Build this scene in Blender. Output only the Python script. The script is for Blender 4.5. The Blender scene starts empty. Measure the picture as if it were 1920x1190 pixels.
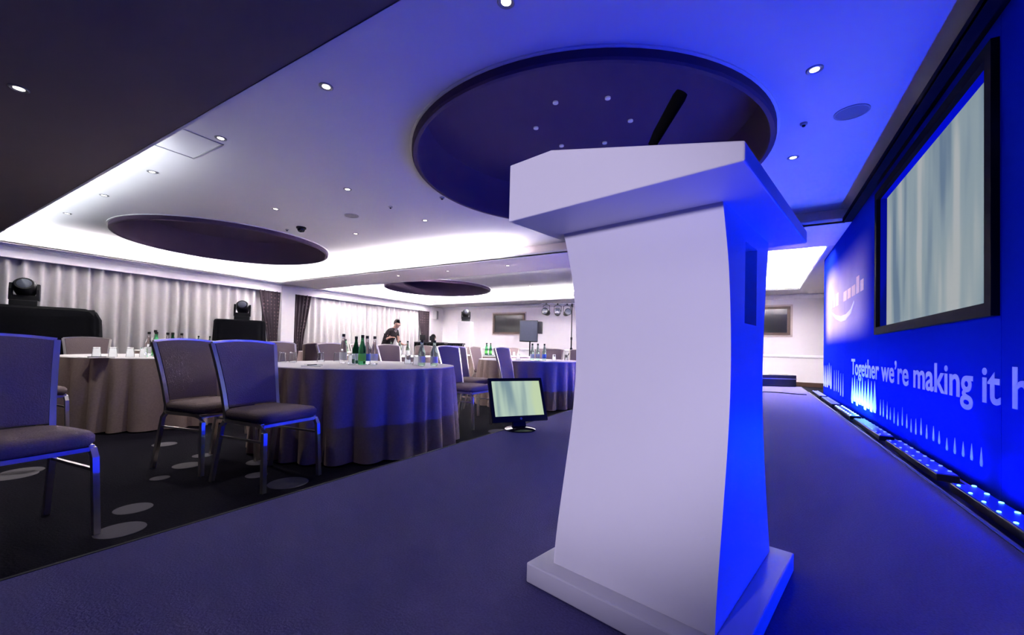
import bpy, bmesh, math, random
from mathutils import Vector, Matrix
random.seed(7)
PI = math.pi
scene = bpy.context.scene
C = scene.collection

# ------------------------------------------------------------------ camera
FPX, PPY = 768.21, 635.83                      # focal length and principal row in pixels of the 1920x1190 frame
YAW, PITCH, ROLL = map(math.radians, (30.90134, 1.21706, 1.41938))
CAM_H = 0.95
cam = bpy.data.cameras.new('camera')
cam.sensor_fit = 'HORIZONTAL'; cam.sensor_width = 36.0
cam.lens = 36.0 * FPX / 1920.0
cam.shift_y = (PPY - 595.0) / 1920.0
cam.clip_start = 0.02; cam.clip_end = 100
camo = bpy.data.objects.new('camera', cam); C.objects.link(camo)
camo.matrix_world = (Matrix.Translation((0, 0, CAM_H)) @ Matrix.Rotation(YAW, 4, 'Z') @ Matrix.Rotation(PI / 2, 4, 'X')
                     @ Matrix.Rotation(PITCH, 4, 'X') @ Matrix.Rotation(ROLL, 4, 'Z'))
scene.camera = camo

# ------------------------------------------------------------------ world, exposure
w = bpy.data.worlds.new('world'); scene.world = w
w.use_nodes = True
w.node_tree.nodes['Background'].inputs[0].default_value = (0.02, 0.02, 0.03, 1)
w.node_tree.nodes['Background'].inputs[1].default_value = 0.02
scene.view_settings.view_transform = 'Standard'
scene.view_settings.look = 'None'
scene.view_settings.exposure = 0.0
scene.view_settings.gamma = 1.0
scene.view_settings.use_curve_mapping = False
try:
    scene.cycles.use_denoising = True
    scene.cycles.sample_clamp_indirect = 60.0
    scene.cycles.max_bounces = 8
    scene.cycles.diffuse_bounces = 5
    scene.cycles.caustics_refractive = False
    scene.cycles.caustics_reflective = False
except Exception:
    pass

# ------------------------------------------------------------------ lights
def area(name, loc, direction, sx, sy, power, col, along=(0, 1, 0)):
    """rectangular lamp at loc shining along direction, its long side sx lying along 'along'"""
    l = bpy.data.lights.new(name, 'AREA'); l.shape = 'RECTANGLE'
    l.size = sx; l.size_y = sy; l.energy = power; l.color = col
    o = bpy.data.objects.new(name, l); C.objects.link(o)
    z = -Vector(direction).normalized(); x = Vector(along)
    x = (x - z * x.dot(z)).normalized(); y = z.cross(x)
    m = Matrix((x, y, z)).transposed().to_4x4(); m.translation = loc
    o.matrix_world = m
    return o
def spot(name, loc, target, power, deg, blend, col, radius=0.05):
    l = bpy.data.lights.new(name, 'SPOT'); l.energy = power; l.spot_size = math.radians(deg); l.spot_blend = blend
    l.color = col; l.shadow_soft_size = radius
    o = bpy.data.objects.new(name, l); C.objects.link(o)
    o.location = loc
    o.rotation_euler = (Vector(target) - Vector(loc)).to_track_quat('-Z', 'Y').to_euler()
    return o
WHITE = (1.0, 0.95, 0.97)
COOL = (0.86, 0.93, 1.0)
WALLX = 1.10
BLUE = (0.0, 0.018, 1.0)
ZS, ZL, ZC = 2.80, 2.865, 3.10                    # soffit, top of cove lip, ceiling of the coffers
# cove strips: they lie on top of the soffits, hidden behind the lips
def cove(name, a, b, inward, wpm, col):
    a = Vector(a); b = Vector(b); L = (b - a).length
    area(name, (a + b) / 2, Vector(inward) * 1.6 + Vector((0, 0, 1)), L, 0.04, wpm * L, col, b - a)
cove('cove_curtain_side', (-12.97, 1.7, 2.835), (-12.97, 7.1, 2.835), (1, 0, 0), 145, WHITE)
cove('cove_far_beam_front', (-12.7, 7.30, 2.835), (-4.6, 7.30, 2.835), (0, -1, 0), 165, WHITE)
cove('cove_near_beam', (-12.7, 1.41, 2.835), (-5.6, 1.41, 2.835), (0, 1, 0), 18, COOL)
cove('cove_far_curtain_side', (-12.97, 8.7, 2.835), (-12.97, 13.8, 2.835), (1, 0, 0), 300, WHITE)
cove('cove_far_wall', (-12.7, 14.04, 2.835), (0.9, 14.04, 2.835), (0, -1, 0), 300, WHITE)
cove('cove_far_beam_back', (-12.7, 8.48, 2.835), (0.9, 8.48, 2.835), (0, 1, 0), 220, WHITE)
cove('cove_far_right', (1.14, 8.7, 2.835), (1.14, 13.8, 2.835), (-1, 0, 0), 250, WHITE)
# assumed stage wash: unseen spot added behind the camera to light the lectern
spot('assumed_stage_wash', (-1.5, -3.5, 1.55), (-0.50, 1.2, 1.03), 640, 21, 0.7, (0.74, 0.67, 1.0), 0.12)
# blue batten lamps in the gap between stage and set wall
for k in range(8):
    yc = 9.1 - k * 1.30
    p = (24, 34, 40, 38, 30, 21, 12, 2)[k]
    area('batten_light_wall_row', (0.995, yc, 0.310), (0.7, 0, 1), 1.1, 0.02, p * (0.36 if k == 2 else 0.30), (0.10, 0.42, 1.0) if k == 2 else BLUE)
    area('batten_light_stage_row', (0.915, yc, 0.320), (-1.0, 0, 1), 1.1, 0.02, p * 1.0, BLUE)
# assumed white spot, added without a fixture to brighten the set wall emblem
spot('assumed_emblem_wash', (-1.2, 8.9, 2.72), (WALLX, 7.9, 1.85), 150, 34, 0.8, (1.0, 0.86, 0.84), 0.1)

# ------------------------------------------------------------------ materials
MATS = {}
def mat(name, col, rough=0.6, metal=0.0, var=0.0, scale=20.0, bump=0.0, emit=None, estr=0.0, trans=0.0, ior=1.45, alpha=1.0, sheen=0.0, spec=None):
    m = bpy.data.materials.new(name); m.use_nodes = True
    nt = m.node_tree; b = nt.nodes['Principled BSDF']
    b.inputs['Base Color'].default_value = (*col, 1); b.inputs['Roughness'].default_value = rough
    b.inputs['Metallic'].default_value = metal
    b.inputs['IOR'].default_value = ior
    if trans: b.inputs['Transmission Weight'].default_value = trans
    if sheen: b.inputs['Sheen Weight'].default_value = sheen
    if spec is not None: b.inputs['Specular IOR Level'].default_value = spec
    if alpha < 1: b.inputs['Alpha'].default_value = alpha
    if emit:
        b.inputs['Emission Color'].default_value = (*emit, 1); b.inputs['Emission Strength'].default_value = estr
    if var or bump:
        tc = nt.nodes.new('ShaderNodeTexCoord'); n = nt.nodes.new('ShaderNodeTexNoise')
        n.inputs['Scale'].default_value = scale; n.inputs['Detail'].default_value = 4
        nt.links.new(tc.outputs['Object'], n.inputs['Vector'])
        if var:
            mx = nt.nodes.new('ShaderNodeMix'); mx.data_type = 'RGBA'
            mx.inputs[6].default_value = (*[max(0, c * (1 - var)) for c in col], 1)
            mx.inputs[7].default_value = (*[min(1, c * (1 + var)) for c in col], 1)
            nt.links.new(n.outputs['Fac'], mx.inputs[0]); nt.links.new(mx.outputs[2], b.inputs['Base Color'])
        if bump:
            bp = nt.nodes.new('ShaderNodeBump'); bp.inputs['Strength'].default_value = bump; bp.inputs['Distance'].default_value = 0.01
            nt.links.new(n.outputs['Fac'], bp.inputs['Height']); nt.links.new(bp.outputs[0], b.inputs['Normal'])
    MATS[name] = m
    return m
mat('ceiling_paint', (0.66, 0.65, 0.66), 0.85, var=0.02, scale=3, spec=0.08)
mat('near_beam_shaded', (0.16, 0.13, 0.13), 0.85, var=0.02, scale=3, spec=0.08)  # same beam finish, with the near beam's shade mixed into its colour
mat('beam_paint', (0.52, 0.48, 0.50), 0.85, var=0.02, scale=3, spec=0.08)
mat('far_beam_lit', (0.74, 0.68, 0.70), 0.85, var=0.02, scale=3, spec=0.08)  # same beam finish, lightened in colour for the light on the far beam
mat('wall_paint', (0.74, 0.71, 0.72), 0.8, var=0.03, scale=4, spec=0.08)
mat('dark_wall', (0.07, 0.06, 0.07), 0.8, var=0.05, scale=4, spec=0.08)
mat('disc_paint', (0.085, 0.055, 0.10), 0.6, var=0.05, scale=2, spec=0.08)
mat('trim_white', (0.8, 0.79, 0.8), 0.5, var=0.02)
mat('carpet', (0.007, 0.006, 0.012), 0.95, var=0.75, scale=90, bump=0.4, spec=0.08)
mat('carpet_spot', (0.15, 0.14, 0.155), 0.95, var=0.25, scale=120, bump=0.3, spec=0.08)
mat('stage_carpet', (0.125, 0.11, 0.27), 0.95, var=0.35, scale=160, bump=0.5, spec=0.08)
mat('black_cloth', (0.006, 0.006, 0.008), 0.9, var=0.3, scale=30, spec=0.08)
mat('black_plastic', (0.010, 0.010, 0.012), 0.5, var=0.2, scale=10, spec=0.25)
mat('black_matte', (0.010, 0.010, 0.012), 0.7, var=0.2, scale=10)
mat('frame_black', (0.004, 0.004, 0.005), 0.8, var=0.2, spec=0.05)
mat('fascia_black', (0.012, 0.012, 0.016), 0.9, var=0.2, spec=0.05)
mat('gloss_black', (0.01, 0.01, 0.012), 0.12, var=0.1)
mat('sheer', (0.47, 0.45, 0.44), 0.9, var=0.06, scale=60, bump=0.1, spec=0.08)
mat('taupe_cloth', (0.45, 0.34, 0.31), 0.85, var=0.18, scale=60, bump=0.1, spec=0.08)
mat('white_linen', (0.72, 0.69, 0.70), 0.8, var=0.04, scale=60, spec=0.08)
mat('chair_fabric', (0.24, 0.185, 0.19), 0.9, var=0.2, scale=140, bump=0.3, spec=0.08)
mat('chair_metal', (0.62, 0.57, 0.52), 0.3, 0.85, var=0.05)
mat('lectern_white', (0.80, 0.79, 0.81), 0.45, var=0.015, scale=5)
mat('clear_glass', (0.93, 0.96, 0.97), 0.03, trans=1.0, ior=1.3)
mat('green_glass', (0.10, 0.55, 0.22), 0.05, trans=0.9, ior=1.3)
mat('dark_green_glass', (0.02, 0.16, 0.05), 0.08, trans=0.6, ior=1.3)
mat('pale_green_glass', (0.62, 0.86, 0.68), 0.05, trans=0.9, ior=1.3)
mat('blue_label', (0.10, 0.22, 0.75), 0.5, var=0.05)
mat('green_label', (0.15, 0.62, 0.12), 0.5, var=0.05)
mat('pale_label', (0.80, 0.83, 0.84), 0.5, var=0.05)
mat('paper', (0.85, 0.84, 0.83), 0.8, var=0.03)
mat('tv_glass', (0.018, 0.018, 0.022), 0.12, var=0.1)
mat('wood', (0.05, 0.022, 0.014), 0.45, var=0.3, scale=8)
mat('pale_frame', (0.50, 0.42, 0.38), 0.6, var=0.08)
mat('skin', (0.42, 0.24, 0.18), 0.6, var=0.06)
mat('dark_suit', (0.018, 0.013, 0.016), 0.85, var=0.15)
mat('grey_shirt', (0.30, 0.25, 0.25), 0.85, var=0.1)
mat('hair', (0.015, 0.010, 0.010), 0.7, var=0.3)
mat('grey_metal', (0.28, 0.28, 0.30), 0.4, 0.6, var=0.1)
mat('sensor_grey', (0.35, 0.34, 0.36), 0.5, var=0.05)
mat('speaker_grille', (0.22, 0.22, 0.24), 0.6, var=0.3, scale=200)
mat('cab_grille', (0.02, 0.025, 0.045), 0.7, var=0.3, scale=120)
mat('lamp_warm', (0.9, 0.9, 0.9), 0.4, emit=(1.0, 0.92, 0.82), estr=6)
mat('lamp_faint', (0.5, 0.5, 0.5), 0.4, emit=(0.7, 0.7, 1.0), estr=0.12)
mat('lens_cyan', (0.3, 0.6, 0.9), 0.2, emit=(0.13, 0.55, 1.0), estr=5)
mat('lens_white', (0.6, 0.8, 0.9), 0.2, emit=(0.35, 0.80, 1.0), estr=9)
mat('lens_blue', (0.2, 0.3, 0.9), 0.2, emit=(0.06, 0.10, 1.0), estr=4)
mat('cover_blue', (0.02, 0.03, 0.3), 0.3, emit=(0.0, 0.01, 1.0), estr=0.35)
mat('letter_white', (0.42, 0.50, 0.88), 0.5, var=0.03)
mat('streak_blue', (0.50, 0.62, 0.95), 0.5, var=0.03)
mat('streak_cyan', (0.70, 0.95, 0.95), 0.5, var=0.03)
mat('logo_orange', (0.98, 0.66, 0.52), 0.5, var=0.03)
mat('logo_white', (0.95, 0.93, 0.98), 0.5, var=0.02)
mat('lens_dark', (0.10, 0.11, 0.14), 0.08, var=0.2)

def nodes(m): return m.node_tree.nodes, m.node_tree.links
def mathn(m, op, a, b=None, c=None):
    ns, lk = nodes(m); n = ns.new('ShaderNodeMath'); n.operation = op
    for i, v in enumerate((a, b, c)):
        if v is None: continue
        if isinstance(v, (int, float)): n.inputs[i].default_value = v
        else: lk.new(v, n.inputs[i])
    return n.outputs[0]
def smooth(m, v, lo, hi):
    ns, lk = nodes(m); n = ns.new('ShaderNodeMapRange'); n.interpolation_type = 'SMOOTHSTEP'
    lk.new(v, n.inputs[0]); n.inputs[1].default_value = lo; n.inputs[2].default_value = hi
    return n.outputs[0]
# the set wall: blue print with a pale soft-edged patch behind the emblem
m = mat('set_print', (0.004, 0.014, 0.36), 0.22, spec=0.0)
ns, lk = nodes(m); tc = ns.new('ShaderNodeTexCoord'); sp = ns.new('ShaderNodeSeparateXYZ'); lk.new(tc.outputs['Object'], sp.inputs[0])
yy, zz = sp.outputs[1], sp.outputs[2]
f = mathn(m, 'MULTIPLY', smooth(m, yy, 5.9, 6.9), smooth(m, yy, 9.75, 9.1))
f = mathn(m, 'MULTIPLY', f, mathn(m, 'MULTIPLY', smooth(m, zz, 1.12, 1.5), smooth(m, zz, 2.55, 1.8)))
nz = ns.new('ShaderNodeTexNoise'); nz.inputs['Scale'].default_value = 1.2; lk.new(tc.outputs['Object'], nz.inputs['Vector'])
f = mathn(m, 'MULTIPLY', f, mathn(m, 'ADD', 0.65, mathn(m, 'MULTIPLY', nz.outputs['Fac'], 0.5)))
mx = ns.new('ShaderNodeMix'); mx.data_type = 'RGBA'; mx.inputs[6].default_value = (0.004, 0.014, 0.36, 1); mx.inputs[7].default_value = (0.60, 0.50, 0.58, 1)
lk.new(f, mx.inputs[0]); lk.new(mx.outputs[2], ns['Principled BSDF'].inputs['Base Color'])
# screen picture: soft upright bands of pale grey and green
def bands(name, axis, scale, cols, strength):
    m = mat(name, (0.03, 0.03, 0.03), 0.6, spec=0.0); ns, lk = nodes(m)
    tc = ns.new('ShaderNodeTexCoord'); mp = ns.new('ShaderNodeMapping'); lk.new(tc.outputs['Object'], mp.inputs[0])
    sc = [0.0, 0.0, 0.0]; sc[axis] = scale
    up = 2
    sc[up] = 0.12 * scale if axis != 2 else 0
    mp.inputs['Scale'].default_value = sc
    nz = ns.new('ShaderNodeTexNoise'); nz.inputs['Scale'].default_value = 1.0; nz.inputs['Detail'].default_value = 2; nz.inputs['Roughness'].default_value = 0.35
    lk.new(mp.outputs[0], nz.inputs['Vector'])
    cr = ns.new('ShaderNodeValToRGB'); cr.color_ramp.interpolation = 'EASE'
    e = cr.color_ramp.elements; e[0].position = 0.33; e[0].color = (*cols[0], 1); e[1].position = 0.66; e[1].color = (*cols[2], 1)
    k = e.new(0.5); k.color = (*cols[1], 1)
    lk.new(nz.outputs['Fac'], cr.inputs[0])
    b = ns['Principled BSDF']; lk.new(cr.outputs[0], b.inputs['Emission Color']); b.inputs['Emission Strength'].default_value = strength
    return m
bands('screen_picture', 1, 4.2, [(0.14, 0.21, 0.30), (0.28, 0.36, 0.40), (0.44, 0.47, 0.48)], 0.85)
bands('monitor_picture', 0, 9.0, [(0.20, 0.30, 0.33), (0.48, 0.62, 0.50), (0.55, 0.68, 0.42)], 0.95)
# patterned drape: dark plum with small pale dots
m = mat('plum_drape', (0.05, 0.026, 0.04), 0.85); ns, lk = nodes(m)
tc = ns.new('ShaderNodeTexCoord'); vo = ns.new('ShaderNodeTexVoronoi'); vo.inputs['Scale'].default_value = 9.0; vo.inputs['Randomness'].default_value = 0.15
lk.new(tc.outputs['Object'], vo.inputs['Vector'])
cr = ns.new('ShaderNodeValToRGB'); cr.color_ramp.elements[0].position = 0.22; cr.color_ramp.elements[0].color = (0.12, 0.075, 0.08, 1)
cr.color_ramp.elements[1].position = 0.30; cr.color_ramp.elements[1].color = (0.022, 0.012, 0.019, 1)
lk.new(vo.outputs['Distance'], cr.inputs[0]); lk.new(cr.outputs[0], ns['Principled BSDF'].inputs['Base Color'])

# ------------------------------------------------------------------ mesh helpers
class MB:
    def __init__(s): s.v = []; s.f = []; s.sm = False
    def add(s, vs, fs):
        o = len(s.v); s.v += [tuple(v) for v in vs]; s.f += [tuple(i + o for i in f) for f in fs]; return s
    def box(s, c, d, rz=0.0):
        x, y, z = d[0] / 2, d[1] / 2, d[2] / 2; ca, sa = math.cos(rz), math.sin(rz)
        vs = []
        for k in (-z, z):
            for (i, j) in ((-x, -y), (x, -y), (x, y), (-x, y)):
                vs.append((c[0] + i * ca - j * sa, c[1] + i * sa + j * ca, c[2] + k))
        return s.add(vs, [(3, 2, 1, 0), (4, 5, 6, 7), (0, 1, 5, 4), (1, 2, 6, 5), (2, 3, 7, 6), (3, 0, 4, 7)])
    def span(s, a, b):
        return s.box([(a[i] + b[i]) / 2 for i in range(3)], [abs(b[i] - a[i]) for i in range(3)])
    def tube(s, pts, r, n=8, caps=True, ph=0.0):
        pts = [Vector(p) for p in pts]; rs = r if isinstance(r, (list, tuple)) else [r] * len(pts)
        up = Vector((0, 0, 1)); rings = []
        for i, p in enumerate(pts):
            t = (pts[min(i + 1, len(pts) - 1)] - pts[max(i - 1, 0)]).normalized()
            ref = up if abs(t.z) < 0.95 else Vector((0, 1, 0))
            a = t.cross(ref).normalized(); b = t.cross(a).normalized()
            rings.append([p + (a * math.cos(2 * PI * k / n + ph) + b * math.sin(2 * PI * k / n + ph)) * rs[i] for k in range(n)])
        vs = [q for rr in rings for q in rr]; fs = []
        for i in range(len(pts) - 1):
            for k in range(n):
                fs.append((i * n + k, i * n + (k + 1) % n, (i + 1) * n + (k + 1) % n, (i + 1) * n + k))
        if caps: fs += [tuple(range(n))[::-1], tuple((len(pts) - 1) * n + k for k in range(n))]
        return s.add(vs, fs)
    def sq(s, pts, a): return s.tube(pts, a * 0.7071, 4, True, PI / 4)
    def lathe(s, prof, n=24, c=(0, 0, 0), cap0=True, cap1=True, M=None):
        vs = []
        for r, z in prof:
            for k in range(n):
                p = Vector((r * math.cos(2 * PI * k / n), r * math.sin(2 * PI * k / n), z))
                if M is not None: p = M @ p
                vs.append((p.x + c[0], p.y + c[1], p.z + c[2]))
        fs = []
        for i in range(len(prof) - 1):
            for k in range(n):
                fs.append((i * n + k, i * n + (k + 1) % n, (i + 1) * n + (k + 1) % n, (i + 1) * n + k))
        if cap0: fs.append(tuple(range(n))[::-1])
        if cap1: fs.append(tuple((len(prof) - 1) * n + k for k in range(n)))
        return s.add(vs, fs)
    def prism(s, poly, fn, a, b):
        """poly of 2-D points, fn(p, q, t) gives the 3-D point; extruded from t=a to t=b"""
        n = len(poly); vs = [fn(p, q, a) for p, q in poly] + [fn(p, q, b) for p, q in poly]
        fs = [tuple(range(n))[::-1], tuple(range(n, 2 * n))] + [(i, (i + 1) % n, n + (i + 1) % n, n + i) for i in range(n)]
        return s.add(vs, fs)
    def grid(s, fn, nu, nv, closed=False):
        vs = [fn(i / nu, j / nv) for j in range(nv + 1) for i in range(nu + (0 if closed else 1))]
        W = nu if closed else nu + 1; fs = []
        for j in range(nv):
            for i in range(nu):
                i2 = (i + 1) % W
                fs.append((j * W + i, j * W + i2, (j + 1) * W + i2, (j + 1) * W + i))
        return s.add(vs, fs)
    def build(s, name, m, parent=None, bevel=0.0, seg=2, smooth=None):
        me = bpy.data.meshes.new(name); me.from_pydata(s.v, [], s.f)
        bm = bmesh.new(); bm.from_mesh(me)
        bmesh.ops.recalc_face_normals(bm, faces=bm.faces)
        if bevel:
            eg = [e for e in bm.edges if len(e.link_faces) == 2 and e.calc_face_angle(0) > 0.5]
            bmesh.ops.bevel(bm, geom=eg, offset=bevel, segments=seg, profile=0.5, affect='EDGES')
        bm.to_mesh(me); bm.free()
        if smooth is not None:
            me.polygons.foreach_set('use_smooth', [True] * len(me.polygons))
            try: me.set_sharp_from_angle(angle=math.radians(smooth))
            except Exception: pass
        me.materials.append(MATS[m])
        o = bpy.data.objects.new(name, me); C.objects.link(o)
        if parent is not None: o.parent = parent
        return o
def tag(o, label=None, cat=None, group=None, kind=None):
    if label: o['label'] = label
    if cat: o['category'] = cat
    if group: o['group'] = group
    if kind: o['kind'] = kind
    return o
def thing(name, label, cat, loc=(0, 0, 0), rz=0.0, group=None):
    o = bpy.data.objects.new(name, None); C.objects.link(o); o.empty_display_size = 0.1
    o.location = loc; o.rotation_euler = (0, 0, rz)
    return tag(o, label, cat, group)
def copy_tree(o, parent=None):
    c = o.copy(); C.objects.link(c)
    if parent is not None: c.parent = parent
    for ch in list(o.children): copy_tree(ch, c)
    return c
def place(o, loc, rz=0.0, label=None, group=None):
    o.location = loc; o.rotation_euler = (0, 0, rz)
    if label: o['label'] = label
    if group: o['group'] = group
    return o
def struct(o, label=None): return tag(o, label, None, None, 'structure')
XL, XR, YB, YF = -13.45, 2.1, -4.0, 15.2          # room extents

# ------------------------------------------------------------------ room shell
fl = struct(MB().span((XL, YB, -0.1), (XR, YF, 0)).build('floor', 'carpet'), 'dark speckled hotel carpet with pale round spots')
struct(MB().span((XL - 0.1, YB, 0), (XL, YF, 3.8)).build('wall_left', 'wall_paint'), 'pale wall behind the curtains')
wf = struct(MB().span((XL - 0.1, YF, 0), (XR, YF + 0.1, 3.8)).build('wall_far', 'wall_paint'), 'pale far wall with television screens')
struct(MB().span((XR, YB, 0), (XR + 0.1, YF + 0.1, 3.8)).build('wall_right', 'wall_paint'), 'wall behind the blue set')
struct(MB().span((XL - 0.1, YB - 0.1, 0), (XR + 0.1, YB, 3.8)).build('wall_back', 'dark_wall'), 'dark wall behind the camera')
struct(MB().span((XL, YF - 0.02, 0), (XR, YF, 0.13)).build('baseboard_far', 'wood'), 'dark wooden skirting board of the far wall')
struct(MB().prism([(0, 0.86), (0.03, 0.88), (0.035, 0.91), (0.02, 0.94), (0, 0.95)], lambda p, q, t: (t, YF - p, q), XL, XR).build('trim_1', 'trim_white'), 'thin dado rail along the far wall')
# carpet spots (woven pattern, each a piece of the floor)
spots = [(-2.715, 1.632, .125), (-2.70, .776, .10), (-3.70, 1.43, .09), (-3.92, 1.62, .07), (-3.50, 1.20, .055), (-3.30, 1.95, .11), (-3.05, 1.60, .07),
         (-2.42, 3.30, .12), (-2.30, 3.62, .10), (-2.50, 3.95, .13), (-2.35, 4.30, .09), (-2.60, 4.60, .12), (-2.30, 4.95, .11), (-4.6, 1.6, .09), (-4.9, 1.15, .06)]
for k in range(40):
    spots.append((random.uniform(-9, -2.1), random.uniform(0.2, 9), random.uniform(.05, .13)))
sm = None
for (x, y, r) in spots:
    if sm is None:
        o = MB().lathe([(1.0, 0.0), (0.99, 0.0015)], 28).build('carpet_spot', 'carpet_spot', fl); sm = o.data
    else:
        o = bpy.data.objects.new('carpet_spot', sm); C.objects.link(o); o.parent = fl
    o.location = (x, y, 0.0); o.scale = (r, r, 1)

# ceiling with three round openings
DISCS = [(-1.80, 4.50, 1.88), (-9.93, 4.50, 1.88), (-10.05, 11.45, 1.85)]
H = 2.1
cb = MB()
xs = sorted({XL, XR} | {d[0] + s * H for d in DISCS for s in (-1, 1)})
ys = sorted({YB, YF} | {d[1] + s * H for d in DISCS for s in (-1, 1)})
for i in range(len(xs) - 1):
    for j in range(len(ys) - 1):
        mx_, my_ = (xs[i] + xs[i + 1]) / 2, (ys[j] + ys[j + 1]) / 2
        if any(abs(mx_ - d[0]) < H and abs(my_ - d[1]) < H for d in DISCS): continue
        cb.add([(xs[i], ys[j], ZC), (xs[i + 1], ys[j], ZC), (xs[i + 1], ys[j + 1], ZC), (xs[i], ys[j + 1], ZC)], [(0, 1, 2, 3)])
N = 96
for (dx, dy, r) in DISCS:
    vs = []
    for k in range(N):
        a = 2 * PI * k / N + PI / 4; c_, s_ = math.cos(a), math.sin(a); q = H / max(abs(c_), abs(s_))
        vs += [(dx + r * c_, dy + r * s_, ZC), (dx + q * c_, dy + q * s_, ZC)]
    cb.add(vs, [(2 * k, 2 * k + 1, (2 * k + 3) % (2 * N), (2 * k + 2) % (2 * N)) for k in range(N)])
cl = struct(cb.build('ceiling', 'ceiling_paint'), 'pale coffered ceiling with cove light and dark round recesses')
for (dx, dy, r) in DISCS:
    d = MB().lathe([(r, ZC), (r, 3.45), (r - 0.05, 3.56), (r - 0.2, 3.62), (0.02, 3.62)], 96, (dx, dy, 0), False, True).build('ceiling_disc', 'disc_paint', cl, smooth=40)
    d['label'] = 'dark plum round ceiling recess'
    MB().lathe([(r + 0.06, ZC), (r + 0.06, ZC - 0.075), (r + 0.045, ZC - 0.09), (r + 0.01, ZC - 0.09), (r, ZC - 0.075), (r, ZC)], 96, (dx, dy, 0), False, False).build('rim', 'disc_paint', d, smooth=40)
    MB().lathe([(r + 0.085, ZC), (r + 0.085, ZC - 0.012), (r + 0.06, ZC - 0.012)], 96, (dx, dy, 0), False, False).build('bead', 'trim_white', d, smooth=40)
    for k in range(6):
        a = k * PI / 3 + 0.35
        MB().lathe([(0.03, 3.615), (0.03, 3.60), (0.02, 3.598)], 14, (dx + 0.55 * math.cos(a), dy + 0.55 * math.sin(a), 0)).build('spotlight', 'lamp_faint', d)
def soffit(name, a, b, mt='ceiling_paint'):
    return MB().span((*a, ZS), (*b, ZS + 0.025)).build(name, mt, cl)
soffit('beam_soffit', (XL, YB), (XR, 1.54), 'near_beam_shaded')
soffit('beam_soffit', (-12.83, 7.18), (XR, 8.60), 'far_beam_lit')
MB().span((XL, 7.55, ZS + 0.026), (XR, 8.25, ZC)).build('beam_light_block', 'far_beam_lit', cl)  # unseen block added inside the beam to stop cove light leaking through
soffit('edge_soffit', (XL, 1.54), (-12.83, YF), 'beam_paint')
soffit('edge_soffit', (-12.83, 13.90), (XR, YF), 'beam_paint')
soffit('edge_soffit', (1.0, 1.54), (XR, 7.18), 'fascia_black')
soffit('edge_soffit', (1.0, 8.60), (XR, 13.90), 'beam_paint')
def lip(a, b):
    return MB().span((*a, ZS - 0.005), (*b, ZL)).build('cove_lip', 'ceiling_paint', cl)
lip((-12.83, 1.52), (1.02, 1.545)); lip((-12.83, 7.18), (1.02, 7.205)); lip((-12.855, 1.54), (-12.83, 7.18)); MB().span((1.0, 1.54, ZS - 0.005), (1.025, 7.18, ZL)).build('cove_lip', 'fascia_black', cl)
lip((-12.83, 8.575), (1.02, 8.60)); lip((-12.83, 13.90), (1.02, 13.925)); lip((-12.855, 8.60), (-12.83, 13.90)); lip((1.0, 8.60), (1.025, 13.90))
# access hatch outline
h = MB()
for a, b in (((-5.75, 1.72), (-5.75, 2.16)), ((-5.05, 1.72), (-5.05, 2.16)), ((-5.75, 2.16), (-5.05, 2.16)), ((-5.75, 1.72), (-5.05, 1.72))):
    h.span((a[0] - .008, a[1] - .008, ZC - 0.006), (b[0] + .008, b[1] + .008, ZC))
h.build('hatch_frame', 'sensor_grey', cl)
# bulkheads and cornices at the curtain wall and far wall
struct(MB().prism([(0, 2.80), (0.20, 2.80), (0.20, 2.76), (0.17, 2.74), (0.15, 2.68), (0.15, 2.54), (0.0, 2.54)], lambda p, q, t: (-13.2 + p, t, q), YB, YF).build('trim_2', 'wall_paint'), 'pale moulded pelmet above the curtains')
struct(MB().prism([(0, 2.80), (0.12, 2.80), (0.12, 2.775), (0.07, 2.75), (0.03, 2.69), (0.0, 2.67)], lambda p, q, t: (t, YF - p, q), -13.2, XR).build('trim_3', 'wall_paint'), 'moulded cornice of the far wall')
struct(MB().span((XL, 7.40, 0), (-13.0, 7.83, 2.80)).build('wall_pier', 'wall_paint'), 'pale pier between the two curtained windows')
struct(MB().span((XL, 14.35, 0), (-13.0, YF, 2.80)).build('wall_pier', 'wall_paint'), 'pale pier in the far corner beside the curtain')

# ------------------------------------------------------------------ curtains
def curtain(name, y0, y1, z0, z1, x, wl, amp, mt, label, tie=None, group=None):
    n = int((y1 - y0) / wl * 10); ph = [random.uniform(-0.6, 0.6) for _ in range(400)]; am = [random.uniform(0.6, 1.25) for _ in range(400)]
    def fn(u, v):
        yy = y0 + (y1 - y0) * u; k = (y1 - y0) * u / wl; i = int(k)
        p = ph[i] * (1 - (k - i)) + ph[i + 1] * (k - i); a = am[i] * (1 - (k - i)) + am[i + 1] * (k - i)
        s = math.sin(2 * PI * k + p); off = amp * a * (abs(s) ** 0.8 * (1 if s > 0 else -1)) * (0.75 + 0.3 * (1 - v))
        if tie:
            side, wd = tie; t = 1 - min(1.0, max(0.0, (z1 - (z0 + (z1 - z0) * v)) / 1.45)); sh = 1 - (1 - wd) * (1 - t) ** 1.2
            yy = side + (yy - side) * sh
        return (x + off, yy, z0 + (z1 - z0) * v)
    o = MB().grid(fn, n, 8).build(name, mt, None, smooth=80)
    return tag(o, label, 'curtain', group)
curtain('sheer_curtain', -0.4, 7.38, 0.03, 2.56, -13.20, 0.24, 0.085, 'sheer', 'pale pleated sheer curtain behind the two black draped stands')
curtain('sheer_curtain', 7.86, 14.33, 0.03, 2.56, -13.20, 0.24, 0.085, 'sheer', 'pale pleated sheer curtain behind the bending person')
curtain('side_drape', 6.72, 7.38, 0.03, 2.56, -13.07, 0.13, 0.03, 'plum_drape', 'dark plum dotted drape left of the pale window pier', (7.28, 0.45), 'plum drapes')
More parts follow.
